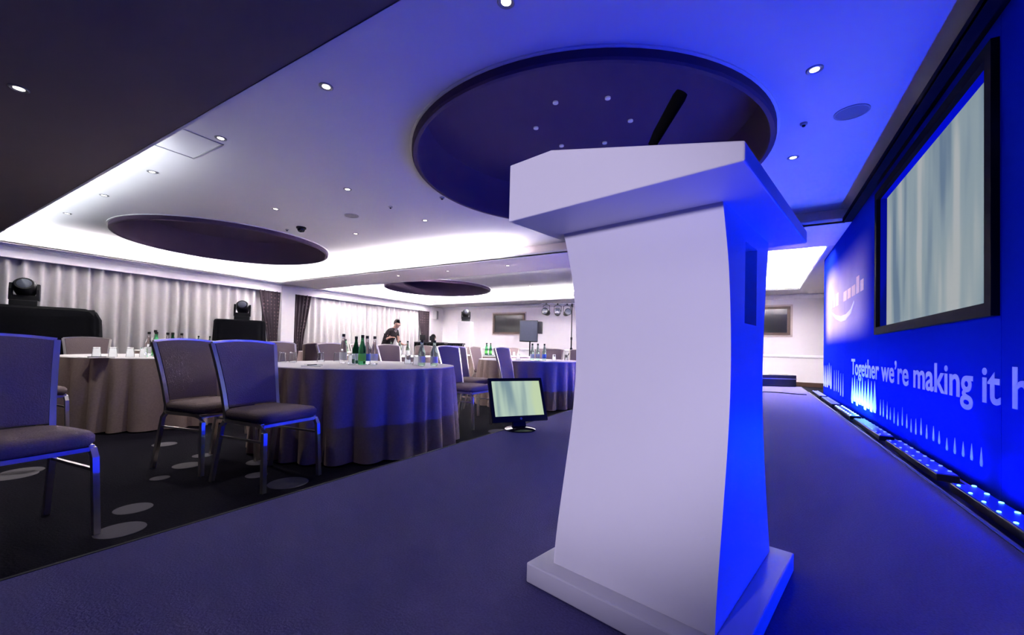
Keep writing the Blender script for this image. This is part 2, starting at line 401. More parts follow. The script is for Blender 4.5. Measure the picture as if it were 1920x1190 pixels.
curtain('side_drape', 7.86, 8.45, 0.03, 2.56, -13.07, 0.13, 0.03, 'plum_drape', 'dark plum dotted drape right of the pale window pier', (7.9, 0.55), 'plum drapes')
curtain('side_drape', 13.6, 14.33, 0.03, 2.56, -13.07, 0.13, 0.03, 'plum_drape', 'dark plum drape in the far corner of the room', (14.33, 0.6), 'plum drapes')

# ------------------------------------------------------------------ stage
SZ, SX0, SX1, SY0, SY1 = 0.30, -1.71, 0.775, -2.2, 10.25
st = thing('stage', 'low carpeted stage carrying the white lectern', 'stage', (0, 0, 0))
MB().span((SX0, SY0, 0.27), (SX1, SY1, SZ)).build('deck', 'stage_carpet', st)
MB().span((SX0 + 0.01, SY0 + 0.01, 0.0), (SX1 - 0.01, SY1 - 0.01, 0.27)).build('skirt', 'black_cloth', st)
MB().span((SX0 - 0.012, SY0, 0.262), (SX0, SY1, SZ + 0.002)).span((SX1, SY0, 0.262), (SX1 + 0.012, SY1, SZ + 0.004)).build('edge_trim', 'black_matte', st)

# ------------------------------------------------------------------ set wall with lettering, emblem
WX = 1.10
sw = thing('set_wall', 'tall blue printed backdrop wall with lettering beside the stage', 'backdrop', (0, 0, 0))
FY0, FY1, FZ0, FZ1 = 3.25, 5.64, 1.26, 2.61      # picture opening
edges = [9.86, 7.68, 5.71, 3.165, 1.0, -1.2]
for i in range(5):
    b, a = edges[i], edges[i + 1]
    if i == 2:
        MB().span((WX, a, 0.21), (WX + 0.05, b - 0.004, FZ0)).span((WX, a, FZ1), (WX + 0.05, b - 0.004, 2.797)).span((WX, a, FZ0), (WX + 0.05, FY0, FZ1)).span((WX, FY1, FZ0), (WX + 0.05, b - 0.004, FZ1)).build('panel', 'set_print', sw)
    else:
        MB().span((WX, a, 0.21), (WX + 0.05, b - 0.004, 2.797)).build('panel', 'set_print', sw)
MB().span((WX + 0.02, -1.2, 0.0), (WX + 0.30, 9.86, 0.21)).span((WX + 0.25, -1.2, 0.21), (WX + 0.30, 9.86, 2.797)).build('support', 'black_matte', sw)
def text_mesh(body, size, xscale, name, mt, parent, y, z, spacing=1.0):
    cu = bpy.data.curves.new(name, 'FONT'); cu.body = body; cu.size = size; cu.extrude = 0.001; cu.offset = 0.005
    cu.space_character = spacing; cu.resolution_u = 5
    o = bpy.data.objects.new(name + '_tmp', cu); C.objects.link(o)
    dg = bpy.context.evaluated_depsgraph_get(); me = bpy.data.meshes.new_from_object(o.evaluated_get(dg))
    bpy.data.objects.remove(o); bpy.data.curves.remove(cu)
    x0 = min(v.co.x for v in me.vertices); x1 = max(v.co.x for v in me.vertices)
    for v in me.vertices: v.co = Vector((WX - 0.002 - v.co.z, y - (v.co.x - x0) * xscale, z + v.co.y))
    me.flip_normals() if False else None
    me.materials.clear(); me.materials.append(MATS[mt])
    ob = bpy.data.objects.new(name, me); C.objects.link(ob); ob.parent = parent
    return ob, (x1 - x0) * xscale
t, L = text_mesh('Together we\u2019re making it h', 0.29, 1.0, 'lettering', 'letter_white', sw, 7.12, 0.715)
TARGET = 7.12 - 2.89
for v in t.data.vertices: v.co.y = 7.12 - (7.12 - v.co.y) * TARGET / L
t['label'] = 'pale lettering Together we\u2019re making it h'
# emblem: soft orange word shapes above a white smile
arc = [(8.90, 1.70), (8.45, 1.585), (7.95, 1.52), (7.55, 1.515), (7.2, 1.57), (6.98, 1.68)]
sb = MB()
wds = [0.012, 0.032, 0.045, 0.045, 0.032, 0.012]
top = [(y, z + q) for (y, z), q in zip(arc, wds)]; bot = [(y, z - q) for (y, z), q in zip(arc, wds)]
sb.prism(top + bot[::-1], lambda p, q, t: (t, p, q), WX - 0.004, WX)
sb.build('smile', 'logo_white', sw)
eb = MB()
for (y0, y1, z0, z1) in ((9.0, 8.78, 1.76, 1.90), (8.72, 8.5, 1.76, 1.90), (8.44, 8.2, 1.76, 1.96), (7.75, 7.5, 1.76, 1.90), (7.44, 7.2, 1.76, 1.90), (7.14, 6.9, 1.76, 1.90), (6.84, 6.66, 1.76, 1.98), (6.6, 6.42, 1.76, 1.90)):
    eb.span((WX - 0.003, y1, z0), (WX, y0, z1))
eb.build('wordmark', 'logo_orange', sw)
# batten reflections drawn on the wall as flat pale streaks below the lettering
rs = random.Random(5)
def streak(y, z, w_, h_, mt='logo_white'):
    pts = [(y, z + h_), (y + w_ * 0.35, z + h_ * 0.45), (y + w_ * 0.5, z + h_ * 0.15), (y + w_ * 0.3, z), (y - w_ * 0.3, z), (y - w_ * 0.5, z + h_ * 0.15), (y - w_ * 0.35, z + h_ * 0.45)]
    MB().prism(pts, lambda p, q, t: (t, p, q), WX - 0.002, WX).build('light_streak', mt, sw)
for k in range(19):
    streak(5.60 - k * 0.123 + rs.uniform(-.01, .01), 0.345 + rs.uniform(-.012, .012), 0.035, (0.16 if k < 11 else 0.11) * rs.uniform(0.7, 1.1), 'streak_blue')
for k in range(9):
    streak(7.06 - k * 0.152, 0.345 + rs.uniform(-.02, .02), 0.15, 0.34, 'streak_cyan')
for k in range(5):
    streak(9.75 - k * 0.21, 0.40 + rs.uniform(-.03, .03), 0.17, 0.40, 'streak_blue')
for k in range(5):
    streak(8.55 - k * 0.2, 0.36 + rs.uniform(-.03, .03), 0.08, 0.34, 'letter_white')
# picture screen in black frame
fr = thing('projection_screen', 'large screen in black frame showing pale upright bands', 'screen', (0, 0, 0))
fb = MB(); o_ = 0.075; dx0, dx1 = WX - 0.035, WX
fb.span((dx0, FY0 - o_, FZ0 - o_), (dx1, FY1 + o_, FZ0)).span((dx0, FY0 - o_, FZ1), (dx1, FY1 + o_, FZ1 + o_)).span((dx0, FY0 - o_, FZ0), (dx1, FY0, FZ1)).span((dx0, FY1, FZ0), (dx1, FY1 + o_, FZ1))
fb.build('frame', 'frame_black', fr)
MB().span((WX + 0.055, FY0 - 0.02, FZ0 - 0.02), (WX + 0.085, FY1 + 0.02, FZ1 + 0.02)).build('picture', 'screen_picture', fr)
# led battens along the gap
def batten(mt):
    t = thing('led_batten', 'x', 'light bar')
    MB().span((-0.05, -0.55, 0.0), (0.05, 0.55, 0.040)).build('housing', 'black_plastic', t, 0.004)
    MB().span((-0.044, -0.54, 0.040), (0.044, 0.54, 0.046)).build('cover', 'cover_blue', t)
    lm = None
    for i in range(8):
        for s in (-1, 1):
            if lm is None:
                o = MB().lathe([(0.009, 0.0), (0.010, 0.003), (0.006, 0.005)], 10).build('lens', mt, t); lm = o.data
            else:
                o = bpy.data.objects.new('lens', lm); C.objects.link(o); o.parent = t
            o.location = (s * 0.034, -0.49 + i * 0.14 + (0.035 if s > 0 else -0.0), 0.046)
            if s < 0: o.scale = (0.8, 0.8, 1)
    return t
wb = ['farthest', 'second farthest', 'third farthest', 'fourth farthest', 'fifth farthest', 'sixth farthest', 'nearest but one', 'nearest']
protos = {}
for k in range(8):
    yc = 9.1 - k * 1.30
    mt = 'lens_white' if k == 2 else ('lens_cyan' if k >= 5 else 'lens_blue')
    if mt in protos: b = copy_tree(protos[mt])
    else: b = batten(mt); protos[mt] = b
    place(b, (0.955, yc, 0.236), 0, 'blue led light bar under the set wall, %s from the camera' % wb[k], 'led battens below the set wall')
tr = thing('batten_trough', 'black floor trough between stage edge and blue set wall', 'trough')
MB().span((SX1 + 0.02, -1.2, 0.0), (WX, 9.86, 0.19)).build('floor_plate', 'black_matte', tr)
MB().span((0.86, -1.2, 0.19), (0.88, 9.86, 0.235)).span((1.03, -1.2, 0.19), (1.05, 9.86, 0.235)).build('rail', 'grey_metal', tr)

# ------------------------------------------------------------------ lectern
A12 = math.radians(-12)
lc = thing('lectern', 'tall white lectern with waisted body and sloping top on the stage', 'lectern', (-0.545, 1.019, SZ + 0.001), A12)
MB().span((0, 0, 0), (0.53, 0.617, 0.054)).build('base', 'lectern_white', lc, 0.004)
prof = [(0.054, .052, .573), (0.12, .060, .553), (0.19, .073, .531), (0.32, .101, .494), (0.45, .127, .466), (0.58, .141, .454), (0.71, .137, .463), (0.84, .117, .483), (0.93, .086, .502), (0.978, .066, .512)]
def body(prof):
    # smooth the waist with a Catmull-Rom curve
    out = []
    n = len(prof)
    for i in range(n - 1):
        p0, p1, p2, p3 = prof[max(i - 1, 0)], prof[i], prof[i + 1], prof[min(i + 2, n - 1)]
        for k in range(4):
            t = k / 4
            out.append(tuple(0.5 * ((2 * p1[c]) + (-p0[c] + p2[c]) * t + (2 * p0[c] - 5 * p1[c] + 4 * p2[c] - p3[c]) * t * t + (-p0[c] + 3 * p1[c] - 3 * p2[c] + p3[c]) * t ** 3) for c in range(3)))
    out.append(prof[-1]); return out
bp_ = body(prof)
U0, U1 = 0.055, 0.475
# body: left cheek, near and far faces follow the waist; the speaker's side has a recess
pb = MB()
near = [(a, z) for z, a, b in bp_]; far = [(b, z) for z, a, b in bp_]
RV0, RV1, RZ0, RZ1, RD = 0.255, 0.375, 0.725, 0.93, 0.16
for (p, q) in ((near, 0), (far, 1)):
    n = len(p)
    pb.add([(U0, v, z) for v, z in p] + [(U1, v, z) for v, z in p], [(i, i + 1, n + i + 1, n + i) for i in range(n - 1)])
n = len(near)
pb.add([(U0, v, z) for v, z in near] + [(U0, v, z) for v, z in far], [(i, i + 1, n + i + 1, n + i) for i in range(n - 1)])
# speaker side split round the recess
def rowpt(z):
    for i in range(len(bp_) - 1):
        if bp_[i][0] <= z <= bp_[i + 1][0]:
            t = (z - bp_[i][0]) / (bp_[i + 1][0] - bp_[i][0]); return (bp_[i][1] + (bp_[i + 1][1] - bp_[i][1]) * t, bp_[i][2] + (bp_[i + 1][2] - bp_[i][2]) * t)
    return bp_[-1][1:]
zs_ = sorted({b[0] for b in bp_} | {RZ0, RZ1})
for z0, z1 in zip(zs_[:-1], zs_[1:]):
    a0, b0 = rowpt(z0); a1, b1 = rowpt(z1)
    if z0 >= RZ0 - 1e-6 and z1 <= RZ1 + 1e-6:
        pb.add([(U1, a0, z0), (U1, RV0, z0), (U1, RV0, z1), (U1, a1, z1)], [(0, 1, 2, 3)]); pb.add([(U1, RV1, z0), (U1, b0, z0), (U1, b1, z1), (U1, RV1, z1)], [(0, 1, 2, 3)])
    else:
        pb.add([(U1, a0, z0), (U1, b0, z0), (U1, b1, z1), (U1, a1, z1)], [(0, 1, 2, 3)])
pb.build('body', 'lectern_white', lc, smooth=30)
rc = MB(); x0 = U1 - RD
rc.add([(U1, RV0, RZ0), (U1, RV1, RZ0), (U1, RV1, RZ1), (U1, RV0, RZ1), (x0, RV0, RZ0), (x0, RV1, RZ0), (x0, RV1, RZ1), (x0, RV0, RZ1)],
       [(0, 1, 5, 4), (1, 2, 6, 5), (2, 3, 7, 6), (3, 0, 4, 7), (4, 5, 6, 7)])
rc.build('recess', 'lectern_white', lc)
MB().prism([(0.008, 0.978), (0.008, 1.127), (0.143, 1.126), (0.560, 1.012), (0.560, 0.977)], lambda p, q, t: (p, t, q), -0.115, 0.574).build('top', 'lectern_white', lc, 0.003)
MB().span((0.075, 0.09, 0.965), (0.455, 0.49, 0.979)).build('neck', 'lectern_white', lc)
# microphone on the lectern top
mat('mic_foam', (0.004, 0.004, 0.005), 1.0, var=0.2, scale=80, spec=0.05)
mic = thing('microphone', 'black gooseneck microphone rising from the white lectern top', 'microphone', (-0.545, 1.019, SZ), A12)
mt_ = lambda u: 1.126 - (u - 0.143) * (0.114 / 0.417)
MB().lathe([(0.035, 0), (0.035, 0.008), (0.02, 0.014)], 20, (0.255, 0.13, mt_(0.255) - 0.004)).build('base', 'mic_foam', mic)
MB().tube([(0.255, 0.13, mt_(0.255)), (0.266, 0.13, 1.15), (0.288, 0.13, 1.193)], 0.007, 10).build('gooseneck', 'mic_foam', mic)
MB().tube([(0.284, 0.13, 1.186), (0.30, 0.13, 1.212), (0.352, 0.13, 1.285), (0.359, 0.13, 1.295)], [0.011, 0.014, 0.017, 0.015], 14).build('head', 'mic_foam', mic, smooth=50)

# ------------------------------------------------------------------ stage monitor
mo = thing('stage_monitor', 'small black flat monitor with pale picture standing on the stage', 'monitor', (-1.615, 2.86, SZ + 0.001), math.radians(55))
# local: -Y is the viewing side
MB().lathe([(0.125, 0), (0.125, 0.008), (0.10, 0.018), (0.03, 0.028)], 32).build('foot', 'gloss_black', mo, smooth=40)
MB().prism([(0.0, 0.0), (0.035, 0.0), (0.10, 0.20), (0.075, 0.20)], lambda p, q, t: (t, p, q + 0.01), -0.055, 0.055).build('neck', 'black_plastic', mo)
TL = Matrix.Rotation(math.radians(-22), 4, 'X')
def tilt(o):
    for v in o.data.vertices: v.co = TL @ v.co + Vector((0, 0.0, 0.062))
    return o
W2, H2 = 0.240, 0.358
fbx = MB(); zb = 0.0
fbx.span((-W2, -0.02, zb), (W2, 0.0, zb + 0.045)).span((-W2, -0.02, H2 - 0.024), (W2, 0.0, H2)).span((-W2, -0.02, zb + 0.045), (-W2 + 0.024, 0.0, H2 - 0.024)).span((W2 - 0.024, -0.02, zb + 0.045), (W2, 0.0, H2 - 0.024)).span((-W2 + 0.01, 0.0, 0.01), (W2 - 0.01, 0.03, H2 - 0.01))
tilt(fbx.build('bezel', 'black_plastic', mo))
tilt(MB().span((-W2 + 0.022, -0.014, zb + 0.043), (W2 - 0.022, -0.008, H2 - 0.022)).build('picture', 'monitor_picture', mo))
tilt(MB().lathe([(0.011, 0), (0.010, 0.003)], 16, (0, -0.022, 0.022), M=Matrix.Rotation(PI / 2, 3, 'X')).build('badge', 'grey_metal', mo))
tag(MB().tube([(-1.30 + 0.1 * k, 8.25 + 0.05 * math.sin(k * 0.9), SZ + 0.009) for k in range(21)], 0.008, 6).build('stage_cable', 'black_plastic'), 'thin dark cable lying across the far stage carpet', 'cable')
# case at the far end of the stage
cs = thing('flight_case', 'long low black case at the far end of the stage', 'case', (0.20, 10.02, SZ + 0.001), math.radians(32))
MB().span((-0.5, -0.14, 0.0), (0.5, 0.14, 0.235)).build('shell', 'black_plastic', cs, 0.01)
MB().span((-0.505, -0.145, 0.15), (0.505, 0.145, 0.165)).build('lid_band', 'grey_metal', cs)

# ------------------------------------------------------------------ banquet chairs
def make_chair():
    t = thing('banquet_chair', 'x', 'chair')
    # seat cushion, crowned and rounded
    def seat(u, v):
        ang = 2 * PI * u; r = 0.5
        cx = math.cos(ang); sy = math.sin(ang); e = 0.32
        px = (abs(cx) ** e) * (1 if cx > 0 else -1) * 0.222; py = (abs(sy) ** e) * (1 if sy > 0 else -1) * (0.222 - 0.012 * (px < 0))
        prof = [(0.0, 0.0), (0.93, 0.0), (1.0, 0.02), (1.0, 0.048), (0.94, 0.066), (0.7, 0.076), (0.0, 0.082)]
        k = v * 6; i = min(int(k + 1e-6), 5); f = k - i
        s = prof[i][0] * (1 - f) + prof[i + 1][0] * f; z = prof[i][1] * (1 - f) + prof[i + 1][1] * f
        return (px * s + 0.01, py * s, 0.425 + z)
    MB().grid(seat, 32, 6, True).build('seat', 'chair_fabric', t, smooth=60)
    hw = lambda q: 0.186 + 0.040 * q ** 1.4
    bx = lambda q: -0.195 - 0.085 * q - 0.02 * q * q
    def back(u, v, off):
        s = 2 * u - 1; z = 0.50 + 0.43 * v + 0.018 * (1 - s * s) * v ** 5
        return (bx(v) + off - 0.02 * (1 - s * s) + (0.012 if off > 0 else -0.004) * (1 - s ** 4) * min(1, 6 * v, 6 * (1 - v)), s * (hw(v) - 0.012), z)
    b = MB().grid(lambda u, v: back(u, v, 0.016), 10, 10).grid(lambda u, v: back(1 - u, v, -0.016), 10, 10)
    ring = [(i / 10, 0) for i in range(11)] + [(1, j / 10) for j in range(1, 11)] + [(i / 10, 1) for i in range(9, -1, -1)] + [(0, j / 10) for j in range(9, 0, -1)]
    n = len(ring)
    b.add([back(u, v, 0.016) for u, v in ring] + [back(u, v, -0.016) for u, v in ring], [(i, (i + 1) % n, n + (i + 1) % n, n + i) for i in range(n)])
    b.build('backrest', 'chair_fabric', t, smooth=50)
    for s in (-1, 1):
        MB().sq([(-0.185, s * 0.190, 0.40), (-0.188, s * 0.188, 0.47)] + [(bx(q), s * (hw(q) + 0.004), 0.50 + 0.43 * q) for q in (0, .2, .4, .6, .8, 1)], 0.026).build('back_post', 'chair_metal', t)
    MB().sq([(bx(1) - 0.02 * (1 - s * s), s * (hw(1) + 0.004), 0.934 + 0.018 * (1 - s * s)) for s in (-1, -.6, -.2, .2, .6, 1)], 0.020).build('top_rail', 'chair_metal', t)
    for s in (-1, 1):
        MB().sq([(-0.17, s * 0.200, 0.415), (-0.20, s * 0.203, 0.38), (-0.275, s * 0.212, 0.0)], 0.025).build('leg', 'chair_metal', t)
        MB().sq([(0.15, s * 0.200, 0.418), (0.195, s * 0.201, 0.405), (0.213, s * 0.203, 0.37), (0.235, s * 0.212, 0.0)], 0.026).build('leg', 'chair_metal', t)
    f = MB()
    for s in (-1, 1): f.sq([(-0.18, s * 0.20, 0.415), (0.19, s * 0.20, 0.415)], 0.022)
    f.sq([(0.195, -0.2, 0.41), (0.195, 0.2, 0.41)], 0.020).sq([(-0.18, -0.2, 0.41), (-0.18, 0.2, 0.41)], 0.020)
    f.build('seat_frame', 'chair_metal', t)
    for s in (-1, 1): MB().sq([(-0.215, s * 0.204, 0.31), (0.217, s * 0.204, 0.31)], 0.014).build('stretcher', 'chair_metal', t)
    return t
CH = [  # x, y, facing degrees, label
    (-2.91, 1.61, 8, 'taupe banquet chair nearest the stage edge, in front of the nearest round table'),
    (-3.60, 1.53, 12, 'taupe banquet chair directly behind the chair nearest the stage edge'),
    (-2.94, 0.455, 8, 'dark banquet chair cut off by the left frame edge'),
    (-5.60, 0.92, 5, 'banquet chair in shade between the leftmost chair and the left table'),
    (-7.50, 1.05, 15, 'banquet chair back showing above the left end of the left table'),
    (-7.66, 1.80, -10, 'banquet chair across the left table, behind the row of upturned glasses'),
    (-7.42, 2.90, -30, 'banquet chair across the left table, behind its green bottles'),
    (-3.03, 4.02, 4, 'banquet chair right of the nearest round table, closest to the stage monitor'),
    (-3.55, 4.85, 4, 'second banquet chair in the row right of the nearest round table'),
    (-4.87, 7.12, 4, 'third and farthest banquet chair in the row right of the nearest round table'),
    (-2.82, 4.97, 6, 'blue-lit banquet chair at the left end of the far right table'),
    (-4.40, 4.30, 4, 'banquet chair across the nearest table, right of the green bottles'),
    (-4.72, 3.58, 4, 'banquet chair across the nearest table, left of the bottles'),
    (-5.72, 3.72, 170, 'tan banquet chair turned away beyond the nearest table, left of the tall clear bottle'),
    (-4.97, 3.02, 8, 'brown banquet chair across the nearest table behind the upturned glasses'),
    (-4.78, 2.42, 10, 'banquet chair across the nearest table, next to the front chair back'),
    (-6.45, 6.68, -80, 'tan banquet chair behind the second row table, under the bending person'),
    (-5.55, 6.70, -95, 'yellowish tan banquet chair behind the second row table, left of the pale bottles'),
    (-6.2, 10.1, -90, 'small far banquet chair between the bottle tray and the far right table'),
    (-6.95, 9.45, -60, 'small far banquet chair left of the tray of green bottles'),
    (-4.3, 8.45, -80, 'far banquet chair behind the far right table, beside its glasses'),
    (-3.75, 7.75, -90, 'far banquet chair behind the far right table under the loudspeaker pole'),
    (-3.2, 7.85, -90, 'far banquet chair behind the far right table near the lamp stand'),
    (-2.6, 7.80, -95, 'far banquet chair behind the far right table next to the lectern'),
    (-7.85, 3.75, 5, 'far banquet chair left of the second draped stand'),
    (-7.2, 6.0, 5, 'banquet chair on the far side of the second row table'),
]
ch0 = make_chair()
for i, (x, y, a, lb) in enumerate(CH):
    o = ch0 if i == 0 else copy_tree(ch0)
    place(o, (x, y, 0), math.radians(a), lb, 'taupe banquet chairs')

# ------------------------------------------------------------------ round tables
def make_table(seed):
    rnd = random.Random(seed)
    t = thing('round_table', 'x', 'table')
    R = 0.90
    MB().lathe([(R - 0.02, 0.735), (R, 0.738), (R + 0.004, 0.744), (R, 0.75), (R - 0.01, 0.751)], 72).build('tabletop', 'white_linen', t, smooth=40)
    nP = 26; ph = [rnd.uniform(-0.9, 0.9) for _ in range(nP + 1)]; am = [rnd.uniform(0.45, 1.3) for _ in range(nP + 1)]; ph[nP] = ph[0]; am[nP] = am[0]
    def fn(u, v):
        k = u * nP; i = min(int(k), nP - 1); f = k - i; p = ph[i] * (1 - f) + ph[i + 1] * f; a = am[i] * (1 - f) + am[i + 1] * f
        q = 1 - v
        r = R + 0.002 + 0.03 * q + 0.050 * a * (q ** 0.6) * (abs(math.sin(PI * k + p)) * 2 - 1)
        return (r * math.cos(2 * PI * u), r * math.sin(2 * PI * u), 0.012 + 0.733 * v)
    MB().grid(fn, 260, 7, True).build('skirt', 'taupe_cloth', t, smooth=80)
    MB().lathe([(0.04, 0.0), (0.04, 0.735)], 12).build('pedestal', 'grey_metal', t)
    return t
TB = [(-3.40, 2.78, 'nearest round table with white top and long taupe skirt beside the front chairs'),
      (-6.20, 2.10, 'left round table with long brown skirt and a row of upturned glasses'),
      (-3.40, 6.33, 'far right round table with blue-lit skirt behind the stage monitor'),
      (-5.55, 8.50, 'small-looking far table with tan skirt and tray of green bottles'),
      (-6.00, 5.50, 'second row round table mostly hidden behind the nearest table'),
      (-9.20, 3.60, 'far round table in front of the second black draped stand'),
      (-9.00, 6.60, 'far round table in front of the bending person')]
for i, (x, y, lb) in enumerate(TB):
    tb = make_table(i) if i < 3 else copy_tree(TBO[i % 3])
    if i == 0: TBO = []
    if i < 3: TBO.append(tb)
    place(tb, (x, y, 0), 0.4 * i, lb, 'skirted round tables')

# ------------------------------------------------------------------ glasses, bottles, notepads
TZ = 0.751
def make_glass():
    o = MB().lathe([(0.036, 0.0), (0.030, 0.098), (0.027, 0.104), (0.0005, 0.104), (0.0005, 0.094), (0.026, 0.092), (0.033, 0.002)], 20, cap0=False, cap1=False).build('water_glass', 'clear_glass', None, smooth=40)
    return tag(o, 'x', 'glass', 'upturned water glasses')
g0 = make_glass(); first = [True]
def glass(x, y, label):
    o = g0 if first[0] else g0.copy()
    if not first[0]: C.objects.link(o)
    first[0] = False
    o.location = (x, y, TZ); o['label'] = label
for (x, y, lb) in [
    (-4.10, 2.36, 'upturned glass on the nearest table, leftmost beside the front chair back'),
    (-4.02, 2.42, 'upturned glass on the nearest table, second from the front chair back'),
    (-3.95, 2.68, 'upturned glass on the nearest table, third from the front chair back'),
    (-4.05, 2.95, 'upturned glass on the nearest table, just left of the clear bottle'),
    (-3.35, 2.60, 'upturned glass standing in front of the green bottles on the nearest table'),
    (-3.24, 3.23, 'upturned glass right of the bottles on the nearest table'),
    (-2.97, 3.08, 'upturned glass by the right edge of the nearest table, left of two pale bottles'),
    (-5.80, 1.42, 'upturned glass at the left end of the row on the left table'),
    (-5.82, 1.55, 'second upturned glass from the left on the left table'),
    (-5.72, 1.66, 'third upturned glass from the left on the left table'),
    (-5.75, 1.78, 'fourth upturned glass from the left on the left table'),
    (-5.85, 1.93, 'rightmost upturned glass on the left table, beside the bottles'),
    (-3.55, 5.85, 'upturned glass at the left of the far right table'),
    (-3.45, 5.98, 'second upturned glass on the far right table, nearest the loudspeaker pole'),
    (-3.05, 6.55, 'upturned glass right of the bottles on the far right table'),
    (-2.95, 6.85, 'rightmost upturned glass on the far right table'),
    (-5.10, 8.35, 'left upturned glass on the far table with the bottle tray'),
    (-5.02, 8.50, 'right upturned glass on the far table with the bottle tray')]:
    glass(x, y, lb)
PR = [(0.030, 0.0), (0.036, 0.006), (0.036, 0.135), (0.033, 0.16), (0.022, 0.195), (0.0145, 0.23), (0.0135, 0.262)]
def bottle(x, y, gl, lbm, label, h=1.0, z=TZ, cap='black_plastic'):
    t = thing('water_bottle', label, 'bottle', (x, y, z), 0, 'water bottles on the tables')
    MB().lathe([(r, q * h) for r, q in PR], 20).build('body', gl, t, smooth=40)
    MB().lathe([(0.0155, 0.256 * h), (0.0155, 0.280 * h), (0.014, 0.284 * h)], 16).build('cap', cap, t, smooth=40)
    MB().lathe([(0.0366, 0.035 * h), (0.0366, 0.105 * h)], 20, cap0=False, cap1=False).build('label_band', lbm, t, smooth=40)
bottle(-3.64, 2.72, 'clear_glass', 'pale_label', 'tall clear bottle at the left of the group on the nearest table', 1.06)
bottle(-3.52, 2.78, 'dark_green_glass', 'pale_label', 'dark green bottle second in the group on the nearest table', 0.98)
bottle(-3.30, 2.68, 'green_glass', 'green_label', 'bright green bottle with blue label on the nearest table', 1.02)
bottle(-3.33, 2.76, 'clear_glass', 'blue_label', 'clear bottle with blue label beside the bright green one')
bottle(-3.35, 2.87, 'clear_glass', 'pale_label', 'clear bottle at the right of the group on the nearest table')
bottle(-2.86, 3.04, 'pale_green_glass', 'pale_label', 'left of two pale bottles by the right edge of the nearest table', 0.9)
bottle(-2.76, 3.11, 'pale_green_glass', 'pale_label', 'right of two pale bottles by the right edge of the nearest table', 0.9)
bottle(-6.25, 1.98, 'clear_glass', 'pale_label', 'clear bottle, leftmost on the left table')
bottle(-6.10, 1.99, 'clear_glass', 'pale_label', 'second bottle from the left on the left table, clear with dark cap', 1.08)
bottle(-5.98, 1.96, 'green_glass', 'green_label', 'green bottle with green label low on the left table')
bottle(-6.25, 2.16, 'clear_glass', 'pale_label', 'clear bottle between two green ones on the left table')
bottle(-6.05, 2.14, 'dark_green_glass', 'pale_label', 'dark green bottle on the left table next to the chair back')
bottle(-6.35, 2.34, 'clear_glass', 'pale_label', 'rightmost clear bottle on the left table')
bottle(-3.30, 6.20, 'pale_green_glass', 'pale_label', 'leftmost pale green bottle on the far right table')
bottle(-3.22, 6.25, 'pale_green_glass', 'pale_label', 'middle pale green bottle on the far right table')
bottle(-3.12, 6.30, 'pale_green_glass', 'blue_label', 'rightmost pale green bottle on the far right table, with blue label')
bottle(-5.50, 8.02, 'green_glass', 'green_label', 'left green bottle on the tray of the far tan table', z=TZ + 0.02)
bottle(-5.42, 8.08, 'green_glass', 'green_label', 'right green bottle on the tray of the far tan table', z=TZ + 0.02)
bottle(-5.55, 8.12, 'pale_green_glass', 'pale_label', 'pale bottle at the back of the tray on the far tan table', z=TZ + 0.02)
bottle(-5.85, 5.40, 'pale_green_glass', 'pale_label', 'left pale bottle on the second row table below the bending person')
bottle(-5.75, 5.52, 'pale_green_glass', 'pale_label', 'middle pale bottle on the second row table')
bottle(-5.65, 5.62, 'pale_green_glass', 'pale_label', 'right pale bottle on the second row table')
bottle(-6.30, 4.75, 'green_glass', 'green_label', 'small green bottle showing over the chair backs, left of the nearest table bottles')
bottle(-9.30, 3.70, 'pale_green_glass', 'pale_label', 'left pale bottle on the far table before the second draped stand')
bottle(-9.20, 3.85, 'pale_green_glass', 'pale_label', 'right pale bottle on the far table before the second draped stand')
tray = thing('bottle_tray', 'round tray under the green bottles on the far tan table', 'tray', (-5.48, 8.07, TZ))
MB().lathe([(0.15, 0.0), (0.165, 0.018), (0.155, 0.019), (0.15, 0.008)], 28, cap1=True).build('dish', 'grey_metal', tray, smooth=40)
MB().tube([(0.16 * math.cos(a * PI / 12), 0.16 * math.sin(a * PI / 12), 0.019) for a in range(25)], 0.004, 6, False).build('rim', 'grey_metal', tray)
def notepad(x, y, rz, label, dark=True):
    t = thing('notepad', label, 'notepad', (x, y, TZ), rz, 'conference notepads')
    MB().span((-0.075, -0.105, 0), (0.075, 0.105, 0.006)).build('pages', 'paper', t)
    MB().span((-0.075, 0.095, 0.006), (0.075, 0.105, 0.008)).build('binding', 'black_plastic', t)
    p = MB().tube([(-0.03, -0.06, 0.010), (0.03, 0.06, 0.010)], 0.004, 8).build('pen', 'black_plastic', t)
notepad(-3.33, 2.18, 0.9, 'notepad with dark pen near the front edge of the nearest table')
notepad(-5.62, 1.38, 0.3, 'white notepad at the left end of the left table')
notepad(-2.95, 5.72, 0.2, 'white notepad on the far right table by the stage')

